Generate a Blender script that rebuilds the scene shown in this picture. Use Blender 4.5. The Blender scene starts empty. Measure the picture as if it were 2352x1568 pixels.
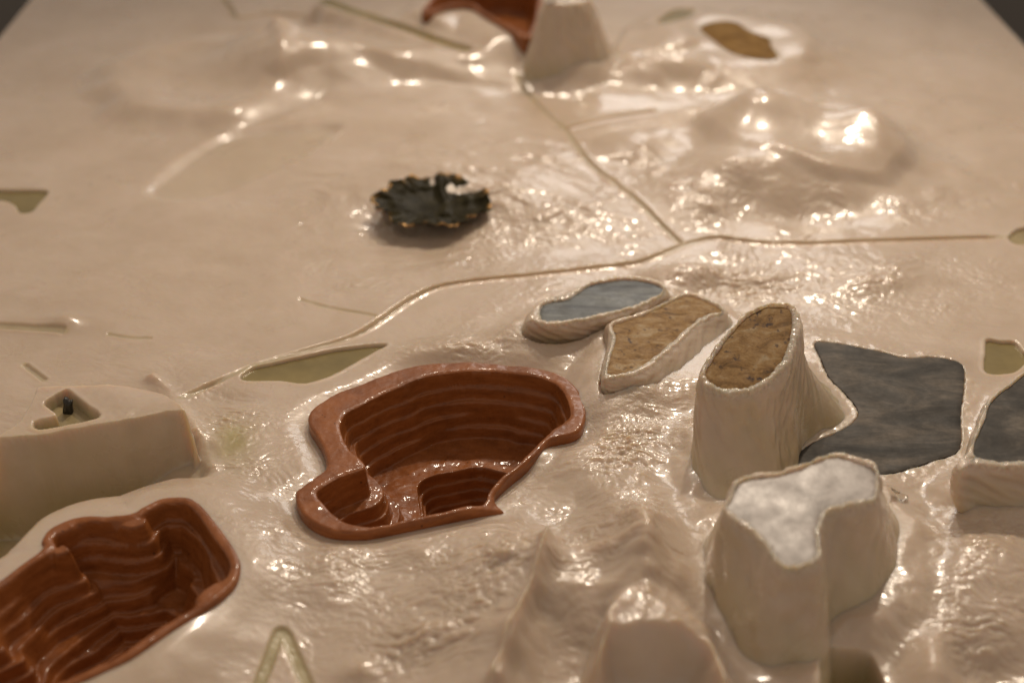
import bpy, math, random
import numpy as np
from mathutils import Vector

random.seed(7)
S = bpy.context.scene
COL = S.collection

# ------------------------------------------------------------------ camera
FOCAL, SENSOR = 50.0, 36.0
RES_X, RES_Y = 1024, 682
FPX = FOCAL / SENSOR * RES_X
PITCH = math.radians(31.8)
CAM_H = 0.62
CAM = np.array([0.0, 0.0, CAM_H])
cam_data = bpy.data.cameras.new('camera')
cam_data.lens = FOCAL
cam_data.sensor_width = SENSOR
cam_data.clip_start = 0.02
cam_data.clip_end = 60
cam_data.dof.use_dof = True
cam_data.dof.focus_distance = 1.055
cam_data.dof.aperture_fstop = 3.3
cam_data.dof.aperture_blades = 0
cam = bpy.data.objects.new('camera', cam_data)
cam.location = (0, 0, CAM_H)
cam.rotation_euler = (math.pi / 2 - PITCH, 0, 0)
COL.objects.link(cam)
S.camera = cam

# ------------------------------------------------------------------ light
world = bpy.data.worlds.new('World')
S.world = world
world.use_nodes = True
bg = world.node_tree.nodes['Background']
bg.inputs['Color'].default_value = (1.0, 0.81, 0.65, 1)
bg.inputs['Strength'].default_value = 0.37


def spot(name, loc, aim, power, color, size=0.05, cone=50, blend=0.8):
    l = bpy.data.lights.new(name, 'SPOT')
    l.energy = power
    l.color = color
    l.shadow_soft_size = size
    l.spot_size = math.radians(cone)
    l.spot_blend = blend
    o = bpy.data.objects.new(name, l)
    o.location = loc
    d = Vector(aim) - Vector(loc)
    o.rotation_euler = d.to_track_quat('-Z', 'Y').to_euler()
    COL.objects.link(o)
    return o


WARM = (1.0, 0.84, 0.66)
spot('gallery_spot', (0.50, 2.30, 1.65), (0.06, 0.86, 0), 74, WARM, 0.04, 66, 1.0)
spot('gallery_spot', (-0.10, 2.55, 2.0), (0.10, 0.86, 0), 41, (1.0, 0.84, 0.68), 0.04, 64, 1.0)
spot('sheen_light', (0.50, 3.7, 1.45), (0.14, 1.3, 0), 27, (1.0, 0.95, 0.90), 0.45, 42, 1.0)  # added wide soft light, low behind, to make the resin's broad sheen

S.view_settings.view_transform = 'Standard'
S.view_settings.look = 'None'
S.view_settings.exposure = 0.0
S.view_settings.gamma = 1.0
S.view_settings.use_curve_mapping = False
S.cycles.use_denoising = True
S.cycles.max_bounces = 8

# ------------------------------------------------------------------ helpers
K = 1024.0 / 2352.0            # the outlines were read off a 2352 px wide print of the view
FWD = np.array([0, math.cos(PITCH), -math.sin(PITCH)])
UPV = np.array([0, math.sin(PITCH), math.cos(PITCH)])


def ray(v):
    v = np.asarray(v, float)
    px = v[..., 0] * K - RES_X / 2
    py = RES_Y / 2 - v[..., 1] * K
    d = np.zeros(v.shape[:-1] + (3,))
    d[..., 0] = px
    d[..., 1] = FWD[1] * FPX + UPV[1] * py
    d[..., 2] = FWD[2] * FPX + UPV[2] * py
    return d


def G(v, z=0.0, plane=None):
    """world xy of sight-line v on the level z (or on plane z = z0+gx(x-xc)+gy(y-yc))"""
    d = ray(v)
    if plane is None:
        t = (z - CAM_H) / d[..., 2]
    else:
        z0, gx, gy, xc, yc = plane
        t = (z0 - gx * xc - gy * yc - CAM_H) / (d[..., 2] - gx * d[..., 0] - gy * d[..., 1])
    return np.stack([d[..., 0] * t, d[..., 1] * t], -1)


def to_view(x, y, z=0.0):
    rz = z - CAM_H
    depth = y * FWD[1] + rz * FWD[2]
    up = y * UPV[1] + rz * UPV[2]
    return (RES_X / 2 + FPX * x / depth) / K, (RES_Y / 2 - FPX * up / depth) / K


rs = np.random.RandomState(11)
PERM = rs.permutation(512).astype(np.int32)
GA = rs.rand(512) * 2 * np.pi
GX, GY = np.cos(GA), np.sin(GA)


def noise(x, y, seed=0):
    x = x + seed * 17.31
    y = y - seed * 9.77
    xi = np.floor(x).astype(np.int32)
    yi = np.floor(y).astype(np.int32)
    xf = x - xi
    yf = y - yi
    u = xf * xf * xf * (xf * (xf * 6 - 15) + 10)
    v = yf * yf * yf * (yf * (yf * 6 - 15) + 10)

    def g(ix, iy, fx, fy):
        h = PERM[(PERM[ix & 511] + iy) & 511]
        return GX[h] * fx + GY[h] * fy
    a = g(xi, yi, xf, yf)
    b = g(xi + 1, yi, xf - 1, yf)
    c = g(xi, yi + 1, xf, yf - 1)
    d = g(xi + 1, yi + 1, xf - 1, yf - 1)
    return 1.5 * (a + u * (b - a) + v * (c - a + u * (a - b - c + d)))


def fbm(x, y, wl, octv=3, seed=0, gain=0.5):
    s, a, f = 0, 1.0, 1.0 / wl
    for i in range(octv):
        s = s + a * noise(x * f, y * f, seed + i * 3)
        a *= gain
        f *= 2.03
    return s


def sstep(a, b, x):
    t = np.clip((x - a) / (b - a), 0, 1)
    return t * t * (3 - 2 * t)


def smooth(pts, per=8, closed=True):
    """Catmull-Rom through pts"""
    p = np.asarray(pts, float)
    n = len(p)
    out = []
    rng = range(n) if closed else range(n - 1)
    for i in rng:
        if closed:
            p0, p1, p2, p3 = p[(i - 1) % n], p[i], p[(i + 1) % n], p[(i + 2) % n]
        else:
            p0, p1, p2, p3 = p[max(i - 1, 0)], p[i], p[i + 1], p[min(i + 2, n - 1)]
        for k in range(per):
            t = k / per
            out.append(0.5 * (2 * p1 + (p2 - p0) * t + (2 * p0 - 5 * p1 + 4 * p2 - p3) * t * t
                              + (3 * p1 - p0 - 3 * p2 + p3) * t ** 3))
    if not closed:
        out.append(p[-1])
    return np.array(out)


def resample(pl, n):
    q = np.vstack([pl, pl[:1]])
    s = np.concatenate([[0], np.cumsum(np.linalg.norm(np.diff(q, axis=0), axis=1))])
    t = np.linspace(0, s[-1], n, endpoint=False)
    return np.stack([np.interp(t, s, q[:, 0]), np.interp(t, s, q[:, 1])], 1)


def sdf(x, y, poly):
    """signed distance (negative inside); x,y any shape"""
    shp = x.shape
    x = x.ravel()
    y = y.ravel()
    d2 = np.full(x.shape, 1e9)
    ins = np.zeros(x.shape, bool)
    n = len(poly)
    for i in range(n):
        ax, ay = poly[i]
        bx, by = poly[(i + 1) % n]
        ex, ey = bx - ax, by - ay
        L = ex * ex + ey * ey
        if L < 1e-14:
            continue
        wx, wy = x - ax, y - ay
        t = np.clip((wx * ex + wy * ey) / L, 0, 1)
        dx, dy = wx - t * ex, wy - t * ey
        np.minimum(d2, dx * dx + dy * dy, out=d2)
        c = (ay > y) != (by > y)
        if ey != 0:
            ins ^= c & (x < ex * (y - ay) / ey + ax)
    d = np.sqrt(d2)
    d[ins] *= -1
    return d.reshape(shp)


def sdf_far(x, y, poly, margin):
    """sdf only within margin of the polygon's box, +margin elsewhere"""
    lo, hi = poly.min(0) - margin, poly.max(0) + margin
    m = (x > lo[0]) & (x < hi[0]) & (y > lo[1]) & (y < hi[1])
    out = np.full(x.shape, margin)
    if m.any():
        out[m] = np.minimum(sdf(x[m], y[m], poly), margin)
    return out


def line_dist(x, y, pl, margin):
    lo, hi = pl.min(0) - margin, pl.max(0) + margin
    m = (x > lo[0]) & (x < hi[0]) & (y > lo[1]) & (y < hi[1])
    out = np.full(x.shape, margin)
    par = np.zeros(x.shape)
    side = np.zeros(x.shape)
    if not m.any():
        return out, par, side
    xx, yy = x[m], y[m]
    d2 = np.full(xx.shape, 1e9)
    pp = np.zeros(xx.shape)
    sd = np.zeros(xx.shape)
    n = len(pl) - 1
    for i in range(n):
        a, b = pl[i], pl[i + 1]
        e = b - a
        L = e @ e
        t = np.clip(((xx - a[0]) * e[0] + (yy - a[1]) * e[1]) / L, 0, 1)
        dx, dy = xx - a[0] - t * e[0], yy - a[1] - t * e[1]
        q = dx * dx + dy * dy
        k = q < d2
        d2[k] = q[k]
        pp[k] = ((i + t) / n)[k]
        sd[k] = np.sign(e[0] * dy - e[1] * dx)[k]
    out[m] = np.minimum(np.sqrt(d2), margin)
    par[m] = pp
    side[m] = sd
    return out, par, side


def mesh_obj(name, verts, faces, mat, parent=None, smooth_shade=True, masks=None):
    """faces: (n,4) or (n,3) int array or a list of both"""
    me = bpy.data.meshes.new(name)
    verts = np.asarray(verts, np.float32)
    fl = faces if isinstance(faces, list) else [faces]
    fl = [np.asarray(f, np.int32) for f in fl if len(f)]
    loops = np.concatenate([f.ravel() for f in fl])
    cnt = np.concatenate([np.full(len(f), f.shape[1], np.int32) for f in fl])
    start = np.concatenate([[0], np.cumsum(cnt)[:-1]]).astype(np.int32)
    me.vertices.add(len(verts))
    me.vertices.foreach_set('co', verts.ravel())
    me.loops.add(len(loops))
    me.loops.foreach_set('vertex_index', loops)
    me.polygons.add(len(cnt))
    me.polygons.foreach_set('loop_start', start)
    me.polygons.foreach_set('loop_total', cnt)
    if smooth_shade:
        me.polygons.foreach_set('use_smooth', np.ones(len(cnt), bool))
    if masks is not None:
        at = me.color_attributes.new('masks', 'FLOAT_COLOR', 'POINT')
        at.data.foreach_set('color', np.asarray(masks, np.float32).ravel())
    me.update(calc_edges=True)
    me.validate()
    me.materials.append(mat)
    o = bpy.data.objects.new(name, me)
    COL.objects.link(o)
    if parent is not None:
        o.parent = parent
    return o


def thing(name, label, cat, group=None):
    o = bpy.data.objects.new(name, None)
    o.empty_display_size = 0.02
    COL.objects.link(o)
    o['label'] = label
    o['category'] = cat
    if group:
        o['group'] = group
    return o


def tag(o, label, cat, group=None):
    o['label'] = label
    o['category'] = cat
    if group:
        o['group'] = group
    return o


def patch_grid(poly, cell, inset=0.0):
    """regular grid cut to the outline, its border vertices pulled onto the outline.
    returns xy (n,2), sdf (n), quads (m,4), border edges (k,2)"""
    lo, hi = poly.min(0) - 2 * cell, poly.max(0) + 2 * cell
    nx = int((hi[0] - lo[0]) / cell) + 2
    ny = int((hi[1] - lo[1]) / cell) + 2
    X, Y = np.meshgrid(lo[0] + np.arange(nx) * cell, lo[1] + np.arange(ny) * cell)
    D = sdf(X, Y, poly) + inset
    gy, gx = np.gradient(D, cell)
    nn = np.sqrt(gx * gx + gy * gy) + 1e-9
    keep = (D[:-1, :-1] < 0) & (D[1:, :-1] < 0) & (D[:-1, 1:] < 0) & (D[1:, 1:] < 0)
    near = np.minimum.reduce([D[:-1, :-1], D[1:, :-1], D[:-1, 1:], D[1:, 1:]]) < -0.35 * cell
    keep = keep | near
    idx = np.arange(nx * ny).reshape(ny, nx)
    q = np.stack([idx[:-1, :-1], idx[:-1, 1:], idx[1:, 1:], idx[1:, :-1]], -1)[keep]
    used = np.unique(q)
    rem = np.full(nx * ny, -1, np.int64)
    rem[used] = np.arange(len(used))
    q = rem[q]
    e = np.concatenate([q[:, [0, 1]], q[:, [1, 2]], q[:, [2, 3]], q[:, [3, 0]]])
    es = np.sort(e, 1)
    key = es[:, 0] * (len(used) + 1) + es[:, 1]
    u, inv, cnt = np.unique(key, return_inverse=True, return_counts=True)
    be = e[cnt[inv] == 1]
    bv = np.unique(be)
    xs, ys, ds = X.ravel()[used].copy(), Y.ravel()[used].copy(), D.ravel()[used].copy()
    gxs, gys = (gx / nn).ravel()[used], (gy / nn).ravel()[used]
    mv = np.zeros(len(used), bool)
    mv[bv] = True
    mv |= ds > 0
    xs[mv] -= ds[mv] * gxs[mv]
    ys[mv] -= ds[mv] * gys[mv]
    ds[mv] = 0.0
    return np.stack([xs, ys], 1), ds, q, be


def skirt(xyz, be, dz, push=0.0):
    """wall hung from the border edges down by dz"""
    bv = np.unique(be)
    m = {int(a): i for i, a in enumerate(bv)}
    n0 = len(xyz)
    low = xyz[bv].copy()
    low[:, 2] = dz if np.isscalar(dz) else dz
    # a doubled top ring keeps the corner crisp
    top = xyz[bv].copy()
    v = np.vstack([xyz, top, low])
    a = np.array([m[int(i)] for i in be[:, 0]])
    b = np.array([m[int(i)] for i in be[:, 1]])
    k = len(bv)
    f = np.stack([n0 + b, n0 + a, n0 + k + a, n0 + k + b], 1)
    return v, f, bv


# ------------------------------------------------------------------ materials
def new_mat(name):
    m = bpy.data.materials.new(name)
    m.use_nodes = True
    nt = m.node_tree
    return m, nt, nt.nodes['Principled BSDF']


def nd(nt, typ, **kw):
    n = nt.nodes.new(typ)
    for k, v in kw.items():
        if k.startswith('i_'):
            n.inputs[k[2:]].default_value = v
        else:
            setattr(n, k, v)
    return n


def ramp(nt, src, stops):
    r = nt.nodes.new('ShaderNodeValToRGB')
    e = r.color_ramp.elements
    while len(e) < len(stops):
        e.new(0.5)
    for i, (p, c) in enumerate(stops):
        e[i].position = p
        e[i].color = c if len(c) == 4 else (*c, 1)
    nt.links.new(src, r.inputs['Fac'])
    return r


def mixc(nt, fac, a, b, mode='MIX'):
    m = nt.nodes.new('ShaderNodeMix')
    m.data_type = 'RGBA'
    m.blend_type = mode
    for sock, val in ((m.inputs['Factor'], fac), (m.inputs['A'], a), (m.inputs['B'], b)):
        if hasattr(val, 'links'):
            nt.links.new(val, sock)
        else:
            sock.default_value = val if not isinstance(val, tuple) or len(val) == 4 else (*val, 1)
    return m.outputs['Result']


def tex_noise(nt, co, scale, detail=4, rough=0.55, dist=0.0):
    n = nd(nt, 'ShaderNodeTexNoise')
    n.inputs['Scale'].default_value = scale
    n.inputs['Detail'].default_value = detail
    n.inputs['Roughness'].default_value = rough
    n.inputs['Distortion'].default_value = dist
    nt.links.new(co, n.inputs['Vector'])
    return n.outputs['Fac']


def math_n(nt, op, a, b=None):
    m = nd(nt, 'ShaderNodeMath', operation=op)
    for s, v in ((m.inputs[0], a), (m.inputs[1], b)):
        if v is None:
            continue
        if hasattr(v, 'links'):
            nt.links.new(v, s)
        else:
            s.default_value = v
    return m.outputs[0]


def bump(nt, bsdf, h, strength, dist, prev=None):
    b = nd(nt, 'ShaderNodeBump')
    if hasattr(strength, 'links'):
        nt.links.new(strength, b.inputs['Strength'])
    else:
        b.inputs['Strength'].default_value = strength
    b.inputs['Distance'].default_value = dist
    nt.links.new(h, b.inputs['Height'])
    if prev is not None:
        nt.links.new(prev, b.inputs['Normal'])
    nt.links.new(b.outputs['Normal'], bsdf.inputs['Normal'])
    return b.outputs['Normal']


def make_wax():
    m, nt, b = new_mat('glossy_cream_resin')
    L = nt.links.new
    co = nd(nt, 'ShaderNodeTexCoord').outputs['Object']
    att = nd(nt, 'ShaderNodeAttribute', attribute_name='masks')
    sep = nd(nt, 'ShaderNodeSeparateColor')
    L(att.outputs['Color'], sep.inputs['Color'])
    thin, crust, rough = sep.outputs[0], sep.outputs[1], sep.outputs[2]
    big = tex_noise(nt, co, 9, 4, 0.6, 0.4)
    mid = tex_noise(nt, co, 45, 5, 0.6, 0.6)
    c = ramp(nt, big, [(0.30, (0.52, 0.405, 0.305)), (0.55, (0.60, 0.482, 0.378)), (0.75, (0.65, 0.535, 0.445))]).outputs['Color']
    c = mixc(nt, 0.22, c, ramp(nt, mid, [(0.3, (0.46, 0.37, 0.25)), (0.7, (0.66, 0.55, 0.46))]).outputs['Color'])
    # thin olive-yellow resin
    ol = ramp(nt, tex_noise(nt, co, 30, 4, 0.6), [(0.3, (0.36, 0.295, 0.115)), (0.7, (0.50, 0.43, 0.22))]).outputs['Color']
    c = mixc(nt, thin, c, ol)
    # chalky crust along cut edges
    cr = ramp(nt, tex_noise(nt, co, 420, 5, 0.75), [(0.28, (0.22, 0.165, 0.11)), (0.42, (0.52, 0.44, 0.35)), (0.62, (0.74, 0.67, 0.58))]).outputs['Color']
    c = mixc(nt, crust, c, cr)
    # tiny air-bubble pits
    vo = nd(nt, 'ShaderNodeTexVoronoi', feature='F1')
    vo.inputs['Scale'].default_value = 95
    L(co, vo.inputs['Vector'])
    dot = math_n(nt, 'LESS_THAN', vo.outputs['Distance'], 0.055)
    sel = math_n(nt, 'GREATER_THAN', tex_noise(nt, co, 22, 2, 0.5), 0.63)
    dot = math_n(nt, 'MULTIPLY', dot, sel)
    c = mixc(nt, math_n(nt, 'MULTIPLY', dot, 0.75), c, (0.13, 0.095, 0.05, 1))
    L(c, b.inputs['Base Color'])
    r = ramp(nt, tex_noise(nt, co, 17, 5, 0.6, 0.5), [(0.32, (0.24,) * 3), (0.68, (0.42,) * 3)]).outputs['Color']
    r = mixc(nt, crust, r, (0.5, 0.5, 0.5, 1))
    L(r, b.inputs['Roughness'])
    b.inputs['Subsurface Weight'].default_value = 0.6
    b.inputs['Subsurface Radius'].default_value = (1.0, 0.62, 0.30)
    b.inputs['Subsurface Scale'].default_value = 0.014
    b.inputs['IOR'].default_value = 1.5
    b.inputs['Specular IOR Level'].default_value = 0.5
    b.inputs['Coat Weight'].default_value = 0.65
    b.inputs['Coat Roughness'].default_value = 0.13
    n1 = bump(nt, b, tex_noise(nt, co, 190, 4, 0.65, 0.4), math_n(nt, 'ADD', math_n(nt, 'MULTIPLY', rough, 0.85), 0.03), 0.0022)
    n2 = bump(nt, b, tex_noise(nt, co, 420, 5, 0.75), crust, 0.002, n1)
    bump(nt, b, math_n(nt, 'SUBTRACT', 1.0, dot), 0.15, 0.0012, n2)
    return m


def make_clay():
    m, nt, b = new_mat('terracotta_clay')
    L = nt.links.new
    co = nd(nt, 'ShaderNodeTexCoord').outputs['Object']
    mp = nd(nt, 'ShaderNodeMapping')
    mp.inputs['Scale'].default_value = (1, 1, 4.5)
    L(co, mp.inputs['Vector'])
    band = tex_noise(nt, mp.outputs['Vector'], 45, 4, 0.6, 0.5)
    c = ramp(nt, band, [(0.3, (0.18, 0.054, 0.012)), (0.55, (0.285, 0.092, 0.022)), (0.75, (0.36, 0.130, 0.038))]).outputs['Color']
    fine = tex_noise(nt, co, 170, 4, 0.7)
    c = mixc(nt, 0.16, c, ramp(nt, fine, [(0.35, (0.18, 0.052, 0.013)), (0.7, (0.41, 0.155, 0.056))]).outputs['Color'])
    vo = nd(nt, 'ShaderNodeTexVoronoi', feature='F1')
    vo.inputs['Scale'].default_value = 110
    L(co, vo.inputs['Vector'])
    dot = math_n(nt, 'MULTIPLY', math_n(nt, 'LESS_THAN', vo.outputs['Distance'], 0.085),
                 math_n(nt, 'GREATER_THAN', tex_noise(nt, co, 35, 2, 0.5), 0.55))
    c = mixc(nt, math_n(nt, 'MULTIPLY', dot, 0.8), c, (0.03, 0.012, 0.008, 1))
    L(c, b.inputs['Base Color'])
    r = ramp(nt, tex_noise(nt, co, 70, 4, 0.7), [(0.3, (0.25,) * 3), (0.7, (0.45,) * 3)]).outputs['Color']
    L(r, b.inputs['Roughness'])
    b.inputs['Specular IOR Level'].default_value = 0.22
    b.inputs['Coat Weight'].default_value = 0.38
    b.inputs['Coat Roughness'].default_value = 0.10
    n1 = bump(nt, b, tex_noise(nt, co, 260, 5, 0.7, 0.3), 0.30, 0.0016)
    mp2 = nd(nt, 'ShaderNodeMapping')
    mp2.inputs['Scale'].default_value = (0.7, 3.0, 3.0)
    mp2.inputs['Rotation'].default_value = (0, 0, 0.9)
    L(co, mp2.inputs['Vector'])
    bump(nt, b, tex_noise(nt, mp2.outputs['Vector'], 160, 3, 0.6, 0.8), 0.22, 0.0016, n1)
    return m


def make_stone(name, stops, scale, rough=(0.35, 0.6), stretch=(1, 1, 1), spots=None, bumpd=0.0008, rot=0.5, spec=0.28):
    m, nt, b = new_mat(name)
    L = nt.links.new
    co = nd(nt, 'ShaderNodeTexCoord').outputs['Object']
    mp = nd(nt, 'ShaderNodeMapping')
    mp.inputs['Scale'].default_value = stretch
    mp.inputs['Rotation'].default_value = (0, 0, rot)
    L(co, mp.inputs['Vector'])
    n = tex_noise(nt, mp.outputs['Vector'], scale, 7, 0.68, 0.7)
    c = ramp(nt, n, stops).outputs['Color']
    gr = tex_noise(nt, co, scale * 9, 3, 0.7)
    c = mixc(nt, 0.35, c, ramp(nt, gr, [(0.3, (0.25, 0.25, 0.25)), (0.7, (0.75, 0.75, 0.75))]).outputs['Color'], 'OVERLAY')
    if spots:
        s = tex_noise(nt, co, scale * 2.6, 4, 0.6, 0.3)
        f = ramp(nt, s, [(0.58, (0, 0, 0)), (0.68, (1, 1, 1))]).outputs['Color']
        c = mixc(nt, f, c, spots)
    L(c, b.inputs['Base Color'])
    r = ramp(nt, tex_noise(nt, co, scale * 2, 4, 0.6), [(0.3, (rough[0],) * 3), (0.7, (rough[1],) * 3)]).outputs['Color']
    L(r, b.inputs['Roughness'])
    b.inputs['Specular IOR Level'].default_value = spec
    n1 = bump(nt, b, n, 0.35, bumpd)
    bump(nt, b, gr, 0.3, bumpd * 0.5, n1)
    return m


WAX = make_wax()
CLAY = make_clay()
OCHRE = make_stone('ochre_rusty_stone', [(0.30, (0.085, 0.05, 0.022)), (0.43, (0.235, 0.135, 0.050)), (0.54, (0.325, 0.205, 0.088)), (0.70, (0.42, 0.33, 0.21))], 60,
                   stretch=(1, 1.8, 1), spots=(0.060, 0.042, 0.040, 1), rough=(0.5, 0.75), spec=0.18)
SLATE = make_stone('dark_slate', [(0.34, (0.028, 0.027, 0.024)), (0.5, (0.066, 0.060, 0.052)), (0.68, (0.145, 0.124, 0.100))], 26, stretch=(0.7, 1.5, 1), rough=(0.5, 0.7), spec=0.22)
SLATE_L = make_stone('pale_grey_slate', [(0.32, (0.22, 0.195, 0.175)), (0.46, (0.38, 0.345, 0.32)), (0.7, (0.50, 0.46, 0.435))], 38, rough=(0.30, 0.48), spec=0.4)
BLUE = make_stone('blue_grey_slate', [(0.38, (0.034, 0.038, 0.038)), (0.5, (0.105, 0.115, 0.110)), (0.64, (0.22, 0.232, 0.215))], 26, stretch=(0.5, 2.2, 1), rough=(0.25, 0.45), spec=0.3)
BROWN = make_stone('golden_brown_stone', [(0.3, (0.12, 0.06, 0.018)), (0.5, (0.22, 0.125, 0.038)), (0.7, (0.28, 0.17, 0.06))], 40, rough=(0.6, 0.8), spec=0.08)


def make_bronze():
    m, nt, b = new_mat('dark_patinated_bronze')
    L = nt.links.new
    co = nd(nt, 'ShaderNodeTexCoord').outputs['Object']
    at = nd(nt, 'ShaderNodeAttribute', attribute_name='masks')
    sp = nd(nt, 'ShaderNodeSeparateColor')
    L(at.outputs['Color'], sp.inputs['Color'])
    n = tex_noise(nt, co, 120, 5, 0.7, 0.4)
    c = ramp(nt, n, [(0.3, (0.010, 0.008, 0.003)), (0.55, (0.027, 0.023, 0.010)), (0.75, (0.060, 0.052, 0.026))]).outputs['Color']
    edge = math_n(nt, 'MULTIPLY', sp.outputs[0], ramp(nt, tex_noise(nt, co, 75, 3, 0.6), [(0.47, (0, 0, 0)), (0.58, (1, 1, 1))]).outputs['Color'])
    c = mixc(nt, edge, c, (0.50, 0.29, 0.11, 1))
    L(c, b.inputs['Base Color'])
    L(edge, b.inputs['Metallic'])
    b.inputs['Specular IOR Level'].default_value = 0.05
    b.inputs['Roughness'].default_value = 0.36
    bump(nt, b, n, 0.15, 0.002)
    return m


BRONZE = make_bronze()


def plain(name, color, rough=0.5, **kw):
    m, nt, b = new_mat(name)
    co = nd(nt, 'ShaderNodeTexCoord').outputs['Object']
    n = tex_noise(nt, co, kw.get('scale', 30), 4, 0.6)
    c = ramp(nt, n, [(0.3, tuple(x * 0.75 for x in color)), (0.7, tuple(x * 1.2 for x in color))]).outputs['Color']
    nt.links.new(c, b.inputs['Base Color'])
    b.inputs['Roughness'].default_value = rough
    return m


OLIVE = plain('olive_thin_resin', (0.235, 0.185, 0.075), 0.22, scale=24)
WAXFLOOR = plain('pale_resin_floor', (0.50, 0.41, 0.29), 0.25, scale=24)
PALE_OLIVE = plain('pale_olive_resin', (0.34, 0.275, 0.15), 0.22, scale=24)
FLOORM = plain('dark_gallery_floor', (0.030, 0.022, 0.013), 0.55, scale=3)
BLACKCHIP = plain('black_chip', (0.03, 0.028, 0.022), 0.35, scale=60)
GLASS, _nt, _b = new_mat('clear_glass')
_b.inputs['Transmission Weight'].default_value = 1.0
_b.inputs['Roughness'].default_value = 0.03
_b.inputs['IOR'].default_value = 1.5
_b.inputs['Base Color'].default_value = (0.93, 0.95, 0.93, 1)

# ------------------------------------------------------------------ outlines (print coordinates)


def ZT(p):      # close-up of the terraced clay pit
    return [(631.6 + a * 0.3335, 775.2 + b * 0.3335) for a, b in p]


def Z2(p):      # close-up of the lower left clay pit
    return [(a * 0.3335, 1045 + b * 0.3335) for a, b in p]


RIM_A = 0.008
pit_a_outer = G(smooth(ZT([(228, 560), (232, 520), (260, 480), (330, 430), (430, 370), (520, 335), (640, 290), (780, 240), (900, 200),
                           (1050, 175), (1250, 160), (1450, 165), (1650, 185), (1800, 205), (1930, 235), (2030, 290), (2100, 370), (2135, 460),
                           (2140, 540), (2115, 610), (2060, 650), (1960, 675), (1885, 705), (1830, 765), (1780, 815), (1700, 880), (1620, 940),
                           (1555, 1000), (1512, 1050), (1515, 1080), (1535, 1100), (1574, 1130), (1480, 1150), (1300, 1191), (1100, 1235), (900, 1275),
                           (700, 1318), (600, 1334), (450, 1332), (340, 1303), (250, 1255), (190, 1200), (150, 1130), (140, 1070), (150, 1040),
                           (250, 970), (340, 905), (352, 870), (345, 800), (320, 730), (280, 660), (245, 610)]), 4), RIM_A)
pit_a_inner = G(smooth(ZT([(440, 600), (480, 520), (570, 470), (700, 400), (850, 330), (1000, 270), (1150, 240), (1350, 222), (1550, 225),
                           (1700, 245), (1850, 275), (1950, 320), (2010, 400), (2038, 480), (2035, 540), (2000, 572), (1930, 615), (1860, 680),
                           (1800, 740), (1720, 820), (1660, 878), (1580, 938), (1510, 1000), (1470, 1050), (1455, 1090), (1420, 1125),
                           (1300, 1158), (1100, 1205), (960, 1235), (850, 1258), (720, 1290), (620, 1295), (490, 1262), (400, 1210), (330, 1140),
                           (285, 1085), (290, 1045), (360, 1000), (450, 950), (550, 915), (612, 888), (600, 850), (540, 800), (490, 740),
                           (455, 670)]), 4), RIM_A)
RIM_B = 0.020
pit_b_outer = G(smooth(Z2([(1300, 280), (1360, 310), (1420, 370), (1500, 470), (1580, 580), (1640, 690), (1655, 760), (1630, 850), (1560, 930),
                           (1450, 1020), (1300, 1115), (1100, 1250), (900, 1385), (700, 1480), (560, 1545), (400, 1610), (200, 1700), (-100, 1720),
                           (-300, 1600), (-380, 1400), (-320, 1150), (-160, 970), (0, 850), (100, 770), (220, 690), (292, 625), (282, 580),
                           (320, 510), (400, 460), (540, 412), (750, 405), (900, 390), (980, 350), (1090, 292), (1200, 277)]), 5), RIM_B)
RIM_C = 0.050
pit_c_outer = G(smooth([(968, 22), (985, -2), (1010, -22), (1060, -45), (1150, -55), (1230, -45), (1246, -20), (1243, 15), (1236, 48),
                        (1222, 78), (1200, 82), (1165, 60), (1135, 42), (1108, 26), (1080, 10), (1040, 10), (1008, 18), (985, 28)], 5), RIM_C)

OVAL_PL = (0.083, 0.12, 0.34, *G((1715, 800), 0.083))
WRIST_PL = (0.074, 0.0, 0.06, *G((1840, 1170), 0.074))


def flat(z):
    return (z, 0.0, 0.0, 0.0, 0.0)


def pz(pl, x, y):
    return pl[0] + pl[1] * (x - pl[3]) + pl[2] * (y - pl[4])


stones = {}


def outline(pts, pl, per=5):
    return G(smooth(pts, per), plane=pl)


oval = outline([(1618, 857), (1632, 832), (1662, 787), (1692, 750), (1722, 722), (1760, 704), (1800, 703), (1817, 714), (1819, 745),
                (1812, 788), (1795, 830), (1765, 862), (1722, 887), (1682, 894), (1648, 888), (1628, 874)], OVAL_PL)
wrist = outline([(1706, 1103), (1740, 1096), (1780, 1093), (1830, 1078), (1875, 1060), (1920, 1048), (1958, 1058), (2008, 1078), (2010, 1105),
                 (2006, 1140), (1960, 1152), (1905, 1165), (1885, 1182), (1872, 1212), (1874, 1250), (1868, 1282), (1840, 1294),
                 (1802, 1297), (1785, 1272), (1765, 1245), (1730, 1212), (1690, 1182), (1668, 1168), (1682, 1140), (1694, 1112)], WRIST_PL)
SL_PL, SE_PL, OC_PL, BL_PL, BR_PL = flat(0.004), flat(0.046), flat(0.026), flat(0.027), flat(0.020)
slate = outline([(1872, 784), (1905, 783), (1960, 791), (2030, 806), (2082, 819), (2130, 816), (2175, 821), (2212, 836), (2214, 880), (2206, 950),
                 (2204, 1028), (2150, 1052), (2080, 1075), (2030, 1085), (1990, 1085), (1900, 1085), (1832, 1075), (1828, 1046),
                 (1870, 1012), (1930, 986), (1966, 960), (1970, 935), (1940, 898), (1905, 862), (1886, 820)], SL_PL, 3)
slate_e = outline([(2400, 838), (2352, 858), (2330, 878), (2292, 905), (2272, 930), (2262, 962), (2240, 1010), (2236, 1046), (2262, 1056),
                   (2310, 1060), (2370, 1056), (2440, 1040), (2470, 950), (2440, 860)], SE_PL)
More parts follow.
